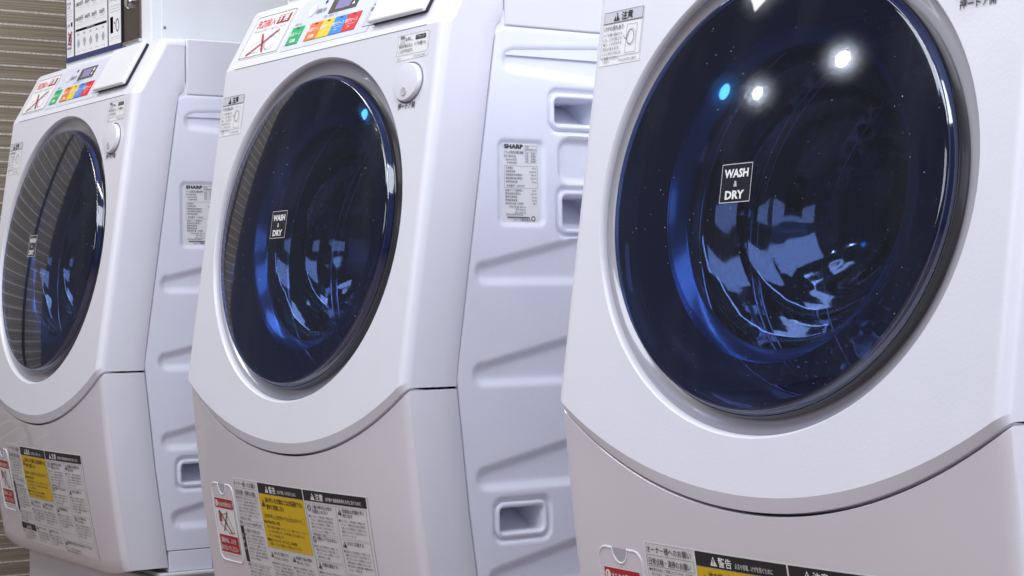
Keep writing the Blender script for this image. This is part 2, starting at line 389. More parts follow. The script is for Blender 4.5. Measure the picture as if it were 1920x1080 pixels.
def low_top(x, b):
    s_ = s_seam(x)-.0030; f = 1-min(1, b/RC)
    p = U(x, s_, -.0078*f); return (x, p[1]+b, p[2])
def low_pt(x, b, t):
    a = low_top(x, b); zb = .19+.012*max(0, (abs(x)-.2)/.1)**2
    bul = .004*math.sin(PI*t)
    return (x, a[1]+(.042+b-a[1])*t-bul, a[2]+(zb-a[2])*t)
def lower_shell():
    mb = MB(); m = 'panel_plastic'; XS = xsamples(40, 8); rows = []
    for x, b in XS:
        a = low_top(x, b); col = [(a[0], a[1]+.02, a[2]+.0005), (a[0], a[1]+.0012, a[2]), (a[0], a[1]+.0003, a[2]-.001)]
        col += [low_pt(x, b, t) for t in [.01+.97*i/16 for i in range(17)]]
        p = low_pt(x, b, 1); col += [(p[0], p[1]+.003, p[2]), (p[0], p[1]+.06, p[2]+.002)]
        rows.append(col)
    mb.grid(rows, m, flip=True)
    for sg in (-1, 1):
        x = .3*sg; b = RC; front = [low_pt(x, b, t) for t in [.0+1.0*i/16 for i in range(17)]]
        rows = []
        for p in front:
            e = YC(p[2])-.0009
            rows.append([(x, p[1]+(e-p[1])*t, p[2]) for t in (0, .3, .6, .97)]+[(x-.001*sg, e, p[2]), (x-.008*sg, e, p[2])])
        mb.grid(rows, 'white_plastic', flip=sg > 0)
    return mb
def low_surf(u, v, lift):                # u = x, v = z height on the front of the lower shell
    a = low_top(u, 0); t = (a[2]-v)/(a[2]-.19); p = low_pt(u, 0, max(0, min(1, t)))
    return (u, p[1]-lift*.99, v-lift*.12)
L0, L1 = (-.005, .47), (.04, .19); LL = math.hypot(L1[0]-L0[0], L1[1]-L0[1])
def zL(s_): return .47-s_*(.28/LL)       # photo measurements along the lower panel -> height

# embossed steel side panel -------------------------------------------------
def sst(a, b, x):
    t = max(0, min(1, (x-a)/(b-a))); return t*t*(3-2*t)
def rbox(y, z, y0, y1, z0, z1, r):
    cx, cz = (y0+y1)/2, (z0+z1)/2; qx = abs(y-cx)-(y1-y0)/2+r; qz = abs(z-cz)-(z1-z0)/2+r
    return math.hypot(max(qx, 0), max(qz, 0))+min(max(qx, qz), 0)-r
RIBS = [(.109, .668, .645, .27), (.104, .543, .520, .27), (.108, .415, .391, .27), (.124, .290, .264, .27)]
HOLES = [(.232, .300, .846, .879), (.243, .310, .714, .756), (.141, .207, .336, .367)]
def emboss(y, z):
    d = 0
    for (y0, zt, zb, _) in RIBS:
        top = zt+(y-y0)*.225; q = max(zb-z, z-top, y0-y)
        # rounded: distance to the wedge, with the tip rounded
        ty = y0+.012; tz = (zb+zt)/2+.002; tip = math.hypot(y-ty, z-tz)-.013 if y < ty+.004 else 9
        q = max(zb-z, (z-top)*.975); q = q if y >= ty else (tip if tip < 9 else q)
        q = max(q, y-.52)
        d = max(d, .0068*(1-sst(-.010, .004, q)))
    top = .936+(y-.153)*.06; bot = .912-(y-.153)*.07
    q = max(z-top, bot-z, y-.52); 
    if y < .165: q = math.hypot(y-.165, z-.923)-.012
    d = max(d, .006*(1-sst(-.008, .005, q)))
    d = max(d, .0035*(1-sst(-.004, .003, rbox(y, z, .144, .214, .718, .823, .008))))
    d = max(d, .0075*(1-sst(-.007, .004, rbox(y, z, .237, .42, .772, .828, .016))))
    for (y0, y1, z0, z1) in HOLES:
        d = max(d, .0055*(1-sst(-.003, .003, rbox(y, z, y0-.010, y1+.010, z0-.011, z1+.011, .012))))
    return d
def side_panel():
    mb = MB(); zs = [.2290+(.9652-.2290)*j/288 for j in range(289)]; rows = []
    for z in zs:
        e = YC(z)+.001
        if z > .9505: e += .0135*((z-.9505)/.0135)**3
        ys = [e+.0008*0, e+.0006]+[e+.0016+(.36-e)*i/128 for i in range(129)]+[.45, .52, .60]
        row = []
        for k, y in enumerate(ys):
            edge = .006 if k == 0 else 0
            ez = .0015*max(0, 1-(.9652-z)/.003) if z > .962 else 0
            row.append((.2995-emboss(y, z)-edge-ez, y, z))
        rows.append(row)
    nr, nc = len(rows), len(rows[0]); vs = [p for r_ in rows for p in r_]; fs = []
    for a in range(nr-1):
        for b in range(nc-1):
            q = (a*nc+b, a*nc+b+1, (a+1)*nc+b+1, (a+1)*nc+b)
            cy = (vs[q[0]][1]+vs[q[2]][1])/2; cz = (vs[q[0]][2]+vs[q[2]][2])/2
            if any(rbox(cy, cz, y0, y1, z0, z1, .004) < -.001 for y0, y1, z0, z1 in HOLES): continue
            fs.append(q)
    mb.add(vs, fs, 'steel_paint'); return mb
def handle_recess(y0, y1, z0, z1):
    mb = MB(); n = 8; xb = .2995-.0055
    def loop(g, x, r):
        pts = []
        for (cy, cz, a0) in ((y1-r, z1-r, 0), (y0+r, z1-r, PI/2), (y0+r, z0+r, PI), (y1-r, z0+r, 1.5*PI)):
            for i in range(n+1):
                a = a0+PI/2*i/n; pts.append((x, cy+(r+g)*math.cos(a), cz+(r+g)*math.sin(a)))
        return pts
    rows = [loop(.0072, xb-.002, .006), loop(.007, xb+.0015, .006), loop(.0055, xb+.0042, .006), loop(.003, xb+.0050, .006), loop(.0008, xb+.0040, .006), loop(-.0005, xb+.001, .005), loop(-.0012, xb-.006, .005)]
    mb.grid(rows, 'steel_paint', wrap=True, flip=True)
    back = [(xb-.022-.05*((p[2]-z0)/(z1-z0)), p[1], p[2]) for p in loop(-.0012, 0, .005)]
    mb.grid([loop(-.0012, xb-.006, .005), back], 'steel_paint', wrap=True, flip=True)
    mb.add(back, [tuple(range(len(back)))], 'steel_paint')
    return mb

# --------------------------------------------------------------- door pieces
DC = (-.004, .1970); DRX, DRS = .2285, .2100
def ell(rx, rs, n, c=DC, seg=128): return [U(c[0]+rx*math.cos(2*PI*i/seg), c[1]+rs*math.sin(2*PI*i/seg), n) for i in range(seg)]
KD = .2285/.2165
def dlathe(mb, prof, mat): lathe(mb, [(r_*KD, n) for r_, n in prof], mat)
def lathe(mb, prof, mat, c=DC, ratio=DRS/DRX, seg=128):
    mb.grid([ell(r_, r_*ratio, n, c, seg) for r_, n in prof], mat, wrap=True, flip=False)
def badge_n(u, v):
    q = ((u-DC[0])/DRX)**2+((v-DC[1])/DRS)**2; return .023-.020*q

def make_machine():
    root = thing('washing_machine', 'x', 'washing machine', (0, 0, 0))
    b = MB(); b.box(-.285, .285, .085, .6, 0, .186, 'base_plastic'); b.box(-.298, .3065, .10, .61, .1865, .1935, 'base_plastic')
    b.build('base', root, bevel=.003)
    # cabinet core
    c = MB(); zs = [.195, .36, .527, .93, .95, .953, 1.05]
    pr = [(YC(z)+.012, z) for z in zs]
    ring0 = [(-.297, y, z) for y, z in pr]+[(-.297, .6, 1.05), (-.297, .6, .195)]
    ring1 = [(-.285, y, z) for y, z in pr]+[(-.285, .6, 1.05), (-.285, .6, .195)]
    N2 = len(ring0)
    c.add(ring0+ring1, [(i, (i+1) % N2, N2+(i+1) % N2, N2+i) for i in range(N2)]+[tuple(range(N2))[::-1], tuple(range(N2, 2*N2))], 'steel_paint')
    c.box(.285, .2972, .142, .59, .93, .985, 'steel_paint'); c.box(-.285, .29, .588, .6, .195, 1.05, 'steel_paint'); c.box(-.285, .29, .15, .588, .195, .205, 'dark_void')
    c.build('cabinet', root)
    t = MB(); t.box(-.3, .3, .1560, .605, .9660, 1.057, 'white_plastic'); t.build('top_cover', root, bevel=.0025)
    front_shell().build('front_shell', root, sharp=22)
    lo = lower_shell().build('lower_front_panel', root, sharp=38)
    sp = side_panel().build('side_panel', root, sharp=60)
    for h in HOLES: handle_recess(*h).build('handle_recess', sp, sharp=50)
    ls = MB(); ls.box(.25, .2995, .1165, .192, .194, .2275, 'steel_paint'); ls.box(.25, .2995, .1935, .6, .194, .2275, 'steel_paint'); ls.build('lower_side_panel', root, bevel=.001)
    # ---- door surround
    s = MB()
    prof = []
    rows = []
    for t, n in ((0, -.0055), (.06, -.011), (.25, -.0145), (.6, -.0175), (1, -.0195)):
        rows.append([U(HC[0]+(DC[0]-HC[0])*t+(HRX-.0030+(.2290-HRX+.0030)*t)*math.cos(2*PI*i/128), HC[1]+(DC[1]-HC[1])*t+(HRS-.0030+(.2105-HRS+.0030)*t)*math.sin(2*PI*i/128), n) for i in range(128)])
    s.grid(rows, 'surround_plastic', wrap=True, flip=True)
    s.build('door_surround', root, sharp=60)
    # ---- door
    d = MB()
    dlathe(d, [(.2150, -.030), (.2165, -.0205), (.2184, -.0180), (.2186, -.0090), (.2172, -.0064), (.211, -.0064), (.206, -.016), (.206, -.018), (.200, -.019)], 'black_gloss')
    door = d.build('door', root, sharp=40)
    a = MB(); dlathe(a, [(.2158, -.0062), (.2138, -.0040), (.2118, -.0018), (.2100, -.0014)], 'rim_plastic'); a.build('rim_band', door)
    a = MB(); dlathe(a, [(.2100, -.0016), (.196, -.010), (.17, -.0155), (.1535, -.0178)], 'clear_ring'); a.build('inner_ring', door)
    g = MB(); pr = [(.2165, -.0060), (.2152, -.0030), (.2135, .0002)]
    for i in range(5):
        aa = PI/2*i/4; pr.append((.2135-.0035*(1-math.cos(aa)), .0002+.0035*math.sin(aa)))
    rim = .210
    for i in range(1, 22):
        q = 1-i/22; pr.append((rim*q, .023-.020*(q*rim/.2165)**2))
    pr.append((.0005, .023))
    dlathe(g, pr, 'tinted_glass'); g.build('door_glass', door, sharp=30)
    lp = MB(); lathe(lp, [(.1640, -.0172), (.1625, -.0180), (.1500, -.0290), (.1490, -.0305), (.1485, -.0340)], 'lip_plastic', (-.004, .197), .975); lp.build('bowl_lip', door, sharp=60)
    bw = MB(); pts = [(.1488, -.0335)]
    for r0, n0, w_, h_ in ((.1484, -.034, .0290, .030), (.1175, -.0650, .032, .028)):
        for k in range(9):
            a_ = math.radians(9*k+6); pts.append((r0-w_*(1-math.cos(a_)), n0-h_*math.sin(a_)))
    pts += [(.080, -.098), (.070, -.108), (.05, -.115), (.03, -.118), (.0005, -.119)]
    lathe(bw, pts, 'bowl_glass', (-.004, .197), .975); bw.build('glass_bowl', door, sharp=30)
    # seals and drum behind the bowl
    dr = MB(); dlathe(dr, [(.207, -.02), (.203, -.05), (.200, -.088), (.192, -.0915), (.190, -.093), (.192, -.095), (.202, -.098), (.203, -.125)], 'gasket_rubber'); dr.build('door_gasket', root, sharp=60)
    dm = MB(); dlathe(dm, [(.206, -.126), (.206, -.160), (.197, -.1665), (.1955, -.168), (.197, -.1695), (.204, -.172), (.197, -.1765), (.1955, -.178), (.197, -.1795), (.206, -.184), (.206, -.268), (.198, -.2735), (.1965, -.275), (.198, -.277), (.19, -.285), (.12, -.295), (.04, -.290), (.0005, -.290)], 'punched_drum')
    drum = dm.build('drum', root)
    for (r_, n_) in ((.1905*KD, -.093), (.1955*KD, -.168), (.1955*KD, -.178), (.1965*KD, -.275)):
        tr_ = MB(); lathe(tr_, [(r_-.0016*math.cos(a_), n_+.0016*math.sin(a_)) for a_ in [2*PI*q/8 for q in range(9)]], 'chrome'); tr_.build('drum_trim_ring', drum, sharp=60)
    for k in range(3):
        a0 = math.radians(-60+120*k); pd = MB(); rows = []
        for i in range(9):
            ph = a0+(i/8-.5)*.30; lift = .045*math.cos((i/8-.5)*PI)
            rows.append([U(DC[0]+(.203-lift*(1 if 0 < j < 5 else .1))*math.cos(ph), DC[1]+(.203*DRS/DRX-lift*(1 if 0 < j < 5 else .1))*math.sin(ph), -.190-.015*j) for j in range(6)])
        pd.grid(rows, 'fin_plastic'); pd.build('drum_paddle', drum, sharp=60)
    bd = Print(lambda u, v, l: U(u, v, badge_n(u, v)+l), .0004)
    u0, u1, v0, v1 = -.0425, .0005, .1825, .2195
    bd.rect(u0, v0, u1, v1, 'display_black', 0, .006); bd.frame(u0, v0, u1, v1, .0007, 'light_grey_print')
    cx = (u0+u1)/2
    bd.text('WASH', cx, .2065, .0108, 'ink_white', width=.034, bold=.04, align='C'); bd.text('&', cx, .1975, .0080, 'ink_white', align='C'); bd.text('DRY', cx, .1860, .0108, 'ink_white', width=.027, bold=.04, align='C')
    bd.build('badge', door)
    # ---- door button
    bb = MB(); bc = (.2355, .3725); ratio = .0245/.0305
    lathe(bb, [(.0315, .0003), (.0305, -.003), (.030, .0), (.0298, .0040), (.0284, .0060), (.022, .0068), (.010, .0072), (.0003, .0073)], 'white_plastic', bc, ratio, 64)
    dc = (.2355, .362)
    btn = bb.build('door_button', root, sharp=40)
    dm2 = MB(); lathe(dm2, [(.0072, .0068), (.0066, .0078), (.004, .0075), (.0003, .0073)], 'surround_plastic', (.236, .360), ratio, 32); dm2.build('button_dimple', btn)
    gp = MB(); lathe(gp, [(.0330, .0003), (.0312, .0004), (.030, .0003)], 'ink_grey', bc, ratio, 64); gp.build('button_gap_shade', btn)  # flat grey annulus painted as the shade in the gap around the button
    pu = Print(lambda u, v, l: U(u, v, l), .0003)
    pu.text('押ードア開', .236, .3400, .0088, 'ink_black', width=.040, align='C', bold=.01)
    pu.build('button_caption', root)
    pu = Print(lambda u, v, l: U(u, v, l), .0003); pu.rect(-.262, .4425, .262, .4434, 'ink_grey', 0); pu.build('panel_seam', root)
    # ---- unlock notice above the button
    L = Print(lambda u, v, l: U(u, v, l), .0004); u0, u1, v0, v1 = .198, .2715, .403, .4365
    L.rect(u0, v0, u1, v1, 'sticker_white'); st = L.build('door_notice', root)
    P = Print(lambda u, v, l: U(u, v, l), .0008)
    P.frame(u0+.001, v0+.006, u1-.001, v1-.001, .0004, 'ink_grey')
    P.rect(u0+.006, v0+.0215, u0+.017, v0+.031, 'light_grey_print'); P.rect(u0+.007, v0+.0278, u0+.016, v0+.031, 'ink_grey', 2)
    P.text('を押し、「', u0+.019, v0+.024, .0052, 'ink_black', bold=.01); P.rect(u0+.042, v0+.0235, u0+.0655, v0+.0292, 'ink_black'); P.text('ドアロック', u0+.0435, v0+.0245, .0044, 'ink_white', 3, width=.0205); P.text('」', u0+.066, v0+.024, .005, 'ink_black')
    P.text('表示が消えると、ドアを開ける', u0+.005, v0+.016, .0052, 'ink_black', width=.0625, bold=.01); P.text('ことができます。', u0+.005, v0+.0095, .0052, 'ink_black', width=.034, bold=.01)
    P.text('<KR1>', u0+.003, v0+.0012, .0035, 'ink_grey'); P.text('TCAUHA001QBRZ', u1-.003, v0+.0012, .0035, 'ink_grey', align='R')
    P.build('lettering', st)
    # ---- caution sticker on the left
    u0, u1, v0, v1 = -.284, -.2175, .3460, .4040
    f = lambda u, v, l: (lambda p: (p[0], p[1]+(0 if u > -XF else RC*(1-math.sqrt(max(0, 1-((-XF-u)/RC)**2)))), p[2]))(U(u, v, l))
    L = Print(f, .0004); L.rect(u0-.002, v0-.001, u1, v1, 'sticker_white', 0, .004); st = L.build('caution_sticker', root)
    P = Print(f, .0008)
    P.rect(u0, v1-.0135, u1-.001, v1-.001, 'light_grey_print', 0, .004); P.frame(u0, v1-.0135, u1-.001, v1-.001, .0004, 'ink_grey'); P.triangle(u0+.017, v1-.0118, .0092, 'ink_black', 'ink_white'); P.text('注意', u0+.030, v1-.0112, .0098, 'ink_black', bold=.02)
    P.frame(u0, v0+.007, u1-.001, v1-.0135, .0004, 'ink_grey')
    P.text('けがの恐れあり', u0+.003, v1-.0215, .0062, 'ink_black', width=.032, bold=.008)
    for i, q in enumerate(['ドアを開け閉めする', 'とき、上がり部をとび', '乗り、いけがをする', '恐れがあります。', 'とくにお子さまには', 'ご注意ください。']):
        P.text(q, u0+.003, v1-.0278-.0050*i, .0039, 'ink_black', maxw=.031)
    P.path([(u0+.041, v1-.018), (u0+.058, v1-.018), (u0+.058, v0+.0095), (u0+.041, v0+.0095)], .0004, 'ink_grey', closed=True)
    P.ring((u0+.048, v0+.0262), .0062, .0080, .0006, 'ink_black'); P.ring((u0+.0495, v0+.0262), .0075, .0092, .0003, 'ink_grey'); P.path([(u0+.036, v0+.029), (u0+.04, v0+.0245), (u0+.044, v0+.0275), (u0+.046, v0+.032)], .0005, 'ink_black')
    P.text('<KR1>', u0+.006, v0+.0015, .0036, 'ink_grey'); P.text('TCAUHA001QBRZ', u1-.005, v0+.0015, .0036, 'ink_grey', align='R')
    P.build('lettering', st)
    # ---- control panel
    cp = Print(Cp, .0005)
    cp.poly([(-.136, .013), (.105, .013), (.105, .0965), (-.130, .0965), (-.136, .09)], 'blue_grey_panel', 0)
    cpo = cp.build('control_panel', root)
    nt_ = Print(Cp, .0005); nt_.rect(-.268, .0155, -.147, .0925, 'sticker_white'); no = nt_.build('detergent_notice', cpo)
    P = Print(Cp, .0009)
    P.frame(-.266, .0175, -.149, .0905, .0008, 'ink_black')
    P.text('洗剤投入', -.258, .0705, .0150, 'ink_bright_red', width=.058, bold=.01)
    P.rect(-.196, .0695, -.158, .0845, 'ink_red'); P.text('不要', -.193, .0722, .0125, 'ink_white', 3, width=.032, bold=.02)
    P.text('洗剤の投入は不要です（自動で投入されます）', -.258, .0615, .0048, 'ink_grey', width=.098)
    P.path([(-.248, .024), (-.244, .040), (-.215, .0455), (-.20, .034), (-.215, .024)], .0006, 'ink_grey', closed=True)
    for i in range(5): P.ring((-.188+.002*i, .036+.001*i), .011+.003*i, .009+.0022*i, .0005, 'ink_grey' if i % 2 else 'blue_grey_panel')
    P.line((-.246, .021), (-.172, .0575), .0028, 'ink_red', 3); P.line((-.222, .0560), (-.197, .0215), .0038, 'ink_red', 4)
    P.build('lettering', no)
    T = Print(Cp, .0009)
    T.text('洗濯のみ', -.125, .0545, .0050, 'ink_grey'); T.text('洗濯・乾燥コース', -.046, .0565, .0050, 'ink_grey')
    T.disc((-.092, .076), .0105, 'white_plastic'); T.text('運転中', -.078, .0685, .0088, 'ink_black', width=.028); T.disc((-.060, .0860), .0030, 'ink_black')
    T.rect(.087, .022, .119, .0525, 'light_grey_print'); T.frame(.087, .022, .119, .0525, .0004, 'ink_grey'); T.rect(.090, .0465, .116, .0515, 'ink_grey', 2); T.ring((.102, .035), .010, .0085, .0004, 'ink_grey', 2); T.text('洗剤', .102, .0325, .0055, 'ink_grey', 2, align='C')
    T.text('運転終了音', .102, .0548, .0050, 'ink_grey', align='C')
    T.build('lettering', cpo)
    for col, x0, x1, a, b_ in (('ink_green', -.126, -.092, '洗濯', '標準'), ('ink_orange', -.073, -.0395, '洗濯乾燥', '標準'), ('ink_yellow', -.0385, -.005, '洗濯乾燥', ''), ('ink_blue', -.004, .0295, '乾燥', ''), ('ink_red2', .0305, .0655, '乾燥', '')):
        c_ = 'ink_bright_red' if col == 'ink_red2' else col
        K = Print(Cp, .0005); K.mb.box(x0, x1, .022, .0515, .0004, .0016, c_, lambda x, s_, n: Cp(x, s_, n)); ko = K.build('course_button', cpo)
        Q = Print(Cp, .0017); w = x1-x0
        Q.rect(x0+w*.38, .0475, x0+w*.62, .0502, 'ink_black'); Q.text(a+'コース', x0+w/2, .0360, .0068, 'ink_white', align='C', maxw=w*.92, bold=.015)
        if b_: Q.rect(x0+w*.3, .0255, x0+w*.72, .0305, 'ink_white'); Q.text('60分', x0+w/2, .0262, .0042, 'ink_black', 3, align='C')
        else: Q.rect(x0+w*.2, .0330, x0+w*.85, .0335, 'ink_white'); Q.text('予約', x0+w/2, .0262, .0042, 'ink_white', 3, align='C')
        Q.build('lettering', ko)
    K = Print(Cp, .0005); K.mb.box(-.038, .0375, .0625, .0865, .0004, .0015, 'display_black', lambda x, s_, n: Cp(x, s_, n)); do = K.build('display', cpo)
    Q = Print(Cp, .0016); Q.rect(-.022, .0665, .018, .083, 'display_screen'); Q.poly([(.024, .068), (.032, .068), (.028, .0735)], 'ink_white'); Q.rect(.024, .076, .032, .0815, 'ink_white'); Q.build('display_screen', do)
    # ---- detergent lid
    k = MB(); k.box(.119, .250, .0205, .098, .0004, .0042, 'gap_shade_black', lambda x, s_, n: Cp(x, s_, n)); lb = k.build('lid_gap_shade', root)  # black box standing in for the shadow in the gap under the lid
    k = MB(); k.box(.118, .2515, .0175, .0985, .0045, .0115, 'lid_plastic', lambda x, s_, n: Cp(x, s_, n)); k.build('detergent_lid', root, bevel=.003)
    # ---- rating plate on the side
    def Sd(u, v, l): return (.2960+l, u, v)
    u0, u1, v0, v1 = .1520, .2055, .7215, .8205
    L = Print(Sd, .0003); L.rect(u0, v0, u1, v1, 'sticker_white', 0, 1); so = L.build('rating_plate', sp)
    P = Print(Sd, .0007)
    P.text('SHARP', u0+.002, v1-.0070, .0072, 'ink_black', width=.0285, bold=.035)
    P.frame(u0+.0325, v1-.0095, u1-.001, v1-.003, .0003, 'ink_grey')
    P.text('第3種', u0+.034, v1-.0055, .0022, 'ink_black'); P.text('標準使用期間 6年', u0+.034, v1-.0085, .0022, 'ink_black', maxw=.018)
    P.text('ドラム式電気洗濯乾燥機', u0+.002, v1-.0135, .0042, 'ink_black', width=.0295); P.text('ES-HD63L', u0+.002, v1-.0180, .0040, 'ink_black', width=.0185); P.text('50/60 Hz共用', u0+.004, v1-.0220, .0030, 'ink_black'); P.text('◎ 屋内専用', u0+.006, v1-.0260, .0030, 'ink_black')
    for i in range(5): P.rect(u0+.0325, v1-.0110-.0033*i-.0002, u1-.001, v1-.0110-.0033*i, 'ink_grey')
    for i in range(4): P.text('洗濯', u0+.034, v1-.0138-.0033*i, .0023, 'ink_black'); P.text('乾燥時', u0+.043, v1-.0138-.0033*i, .0023, 'ink_black')
    P.frame(u0+.002, v1-.0565, u1-.001, v1-.0285, .0003, 'ink_grey')
    R1 = [('定格電圧', '100 V'), ('定格周波数', '50/60 Hz'), ('電動機定格消費電力', '300 W'), ('電熱装置定格消費電力', '1160 W'), ('標準乾燥容量', '3.0 kg')]
    for i, (a, b_) in enumerate(R1): P.text(a, u0+.004, v1-.0325-.0043*i, .0030, 'ink_black', maxw=.026); P.text(b_, u1-.003, v1-.0325-.0043*i, .0029, 'ink_black', align='R')
    P.text('製造番号  12004507', u0+.005, v1-.0547, .0032, 'ink_black')
    R2 = [('乾燥ポンプ消費電力', '30 W'), ('電熱装置消費電力', '1130 W'), ('標準洗濯容量', '6.0 kg'), ('標準乾燥容量', '3.0 kg'), ('標準使用水量（洗濯時）', '58 L')]
    for i, (a, b_) in enumerate(R2): P.text(a, u0+.003, v1-.0605-.0041*i, .0030, 'ink_black', maxw=.028); P.text(b_, u1-.003, v1-.0605-.0041*i, .0029, 'ink_black', align='R')
    for i, q in enumerate(['外形寸法 幅  600 mm', '奥行 728 mm', '高さ 1105 mm']): P.text(q, u0+.034, v1-.081-.0036*i, .0028, 'ink_black', align='R')
    P.text('電気用品安全法適合品', u0+.004, v1-.0905, .0026, 'ink_black'); P.rect(u0+.006, v1-.0942, u0+.040, v1-.0922, 'ink_grey'); P.text('シャープ株式会社', u0+.014, v1-.0975, .0036, 'ink_black', width=.027, bold=.01); P.ring((u0+.0455, v1-.0945), .0032, .0032, .001, 'ink_black')
    P.build('lettering', so)
    # ---- big warning sticker on the lower front
    def LS(u, v, l): return low_surf(u, zL(v), l)      # v measured downwards along the panel
    u0, u1 = -.163, .2015; top, bot = .0875, .265
    B = Print(LS, .0005); B.rect(u0, bot, u1, top, 'sticker_paper', 0, .02); bo = B.build('warning_sticker', root)
    P = Print(LS, .0008)
    T_ = lambda q, u, v, h, m_='ink_black', **kw: Print.text(TP, q, u, v, h, m_, **kw)
    # text needs an upward v: use a mapping with v measured up from the panel foot
    TP = Print(lambda u, v, l: low_surf(u, v, l), .0008)
    Z = zL
    ua, ub, uc = -.080, .051, .1995
    for x in (u0, ua-.0022, ub-.0022): P.rect(x, bot, x+.0016, top, 'ink_white', 1, .02)
    P.rect(u1-.0016, bot, u1, top, 'ink_white', 1, .02); P.rect(u0, top, u1, top+.0016, 'ink_white', 1, .02)
    # column 1
    T_('オーナー様へのお願い', u0+.004, Z(.0985), .0078, width=.072, bold=.006)
    P.frame(u0+.003, .101, ua-.004, .1125, .0004, 'ink_grey'); T_('日常点検・清掃のお願い', u0+.006, Z(.1105), .0078, width=.068, bold=.008)
    body = ['本書を安全にご使用いただくため、また故障を', '防ぐために、日常点検・清掃を必ず行って', 'ください。異常がある場合は使用を中止し', 'お買い上げの販売店にご相談ください。', '電源プラグのほこりを取り除いてください。', '糸くずフィルターを掃除してください。']
    def para(u, z, w, n, h=.0036, step=.0047, seed=0):
        for i in range(n):
            q = body[(i+seed) % len(body)]; ww = w*(1 if i < n-1 else .55); TP.text(('●' if i == 0 else '')+q[:max(6, int(ww/(h*1.05)))], u+(0 if i == 0 else .003), z-step*i, h, 'ink_black', maxw=ww-.003)
    para(u0+.005, Z(.117), .072, 7)
    P.rect(u0+.004, .1465, ua-.004, .1469, 'ink_grey'); T_('排水フィルターのお手入れ', u0+.004, Z(.1535), .0060, width=.070, bold=.006)
    P.rect(u0+.004, .1555, ua-.004, .1559, 'ink_grey'); P.rect(u0+.003, .2075, u0+.013, .1565, 'ink_black', 1); T_('お', u0+.005, Z(.172), .006, m_='ink_white'); T_('手', u0+.005, Z(.181), .006, m_='ink_white'); T_('入れ', u0+.0045, Z(.190), .0045, m_='ink_white')
    T_('水漏れの恐れあり', u0+.018, Z(.1640), .0062, width=.048); para(u0+.016, Z(.169), .062, 8, seed=2)
    P.rect(u0+.004, .2085, ua-.004, .2089, 'ink_grey'); para(u0+.006, Z(.213), .070, 4, seed=4)
    P.rect(u0+.002, .2420, ua-.004, .2305, 'ink_black', 1); TP.triangle(u0+.030, Z(.2405), .0075, 'ink_white', 'ink_black'); T_('警告', u0+.041, Z(.2405), .0080, m_='ink_white')
    para(u0+.005, Z(.2475), .07, 4, seed=1)
    # column 2
    P.rect(ua, .1035, ub-.003, .0895, 'ink_black', 1, .02); TP.triangle(ua+.022, Z(.1015), .0092, 'ink_white', 'ink_black'); T_('警告', ua+.034, Z(.1010), .0100, m_='ink_white', bold=.015); T_('火災や感電、けがを防ぐために', ua+.058, Z(.1005), .0058, m_='ink_white', width=.052)
    P.rect(ua, .1785, ub-.003, .1042, 'ink_deep_yellow', 1, .02)
    TP.triangle(ua+.005, Z(.1215), .0100, 'ink_black', 'ink_deep_yellow'); T_('油の付いた衣類などは(洗濯後でも)', ua+.017, Z(.1145), .0078, width=.106, bold=.012); T_('絶対に乾燥しない', ua+.019, Z(.1240), .0078, width=.052, bold=.012)
    TP.frame(ua+.006, Z(.1375), ub-.009, Z(.1295), .0004, 'ink_black'); T_('油の酸化熱による自然発火や引火の恐れがあります。', ua+.008, Z(.1360), .0056, width=.109)
    T_('●油の種類の付着した衣類', ua+.004, Z(.1445), .0050, width=.046, bold=.01)
    for i, q in enumerate(['食用油・動物系油・機械油・ドライ油・ベンジン・溶剤・ガソリン・シンナー・', 'アルコールなどの付着したもの・エステ等で使用したもの・美容オイルなど', 'パラフィン系の油も同じです']): T_(q, ua+.010, Z(.1510+.0058*i), .0042, width=(.112, .105, .045)[i])
    T_('●樹脂(ポリウレタンなど)・ポリプロピレン製の繊維', ua+.004, Z(.1690), .0044, width=.085, bold=.01); T_('（洗濯キャップなど）は乾燥コースで使用しないでください', ua+.009, Z(.1748), .0044, width=.09)
    um = (ua+ub)/2-.002
    P.rect(um, .263, um+.0004, .182, 'ink_grey')
    for x, q1, q2, sd in ((ua, 'ぬれた手で電源プラグに', 'さわらない・ぬらさない', 0), (um, '乾燥終了後は衣類を', '取り出してから', 3)):
        TP.triangle(x+.004, Z(.1925), .0078, 'ink_black', 'sticker_paper'); T_(q1, x+.015, Z(.1880), .0050, maxw=.044, bold=.008); T_(q2, x+.015, Z(.1945), .0050, maxw=.040, bold=.008); para(x+.004, Z(.2020), .058, 5, seed=sd)
        P.rect(x+.003, .2270, x+.061, .2266, 'ink_grey'); TP.triangle(x+.004, Z(.2370), .0070, 'ink_black', 'sticker_paper'); T_(q2, x+.015, Z(.2350), .0050, maxw=.040, bold=.008); para(x+.004, Z(.2430), .058, 4, seed=sd+2)
    # column 3
    P.rect(ub, .1035, uc-.001, .0895, 'ink_black', 1, .02); TP.triangle(ub+.018, Z(.1015), .0092, 'ink_white', 'ink_black'); T_('注意', ub+.030, Z(.1010), .0100, m_='ink_white', bold=.015); T_('誤作動や傷害事故等を未然に防ぐために', ub+.055, Z(.1005), .0056, m_='ink_white', width=.082)
    ux = ub+.075
    P.rect(ux, .240, ux+.0004, .1055, 'ink_grey'); P.rect(ub+.001, .106, ub+.0014, .262, 'ink_grey'); P.rect(uc-.004, .106, uc-.0036, .262, 'ink_grey')
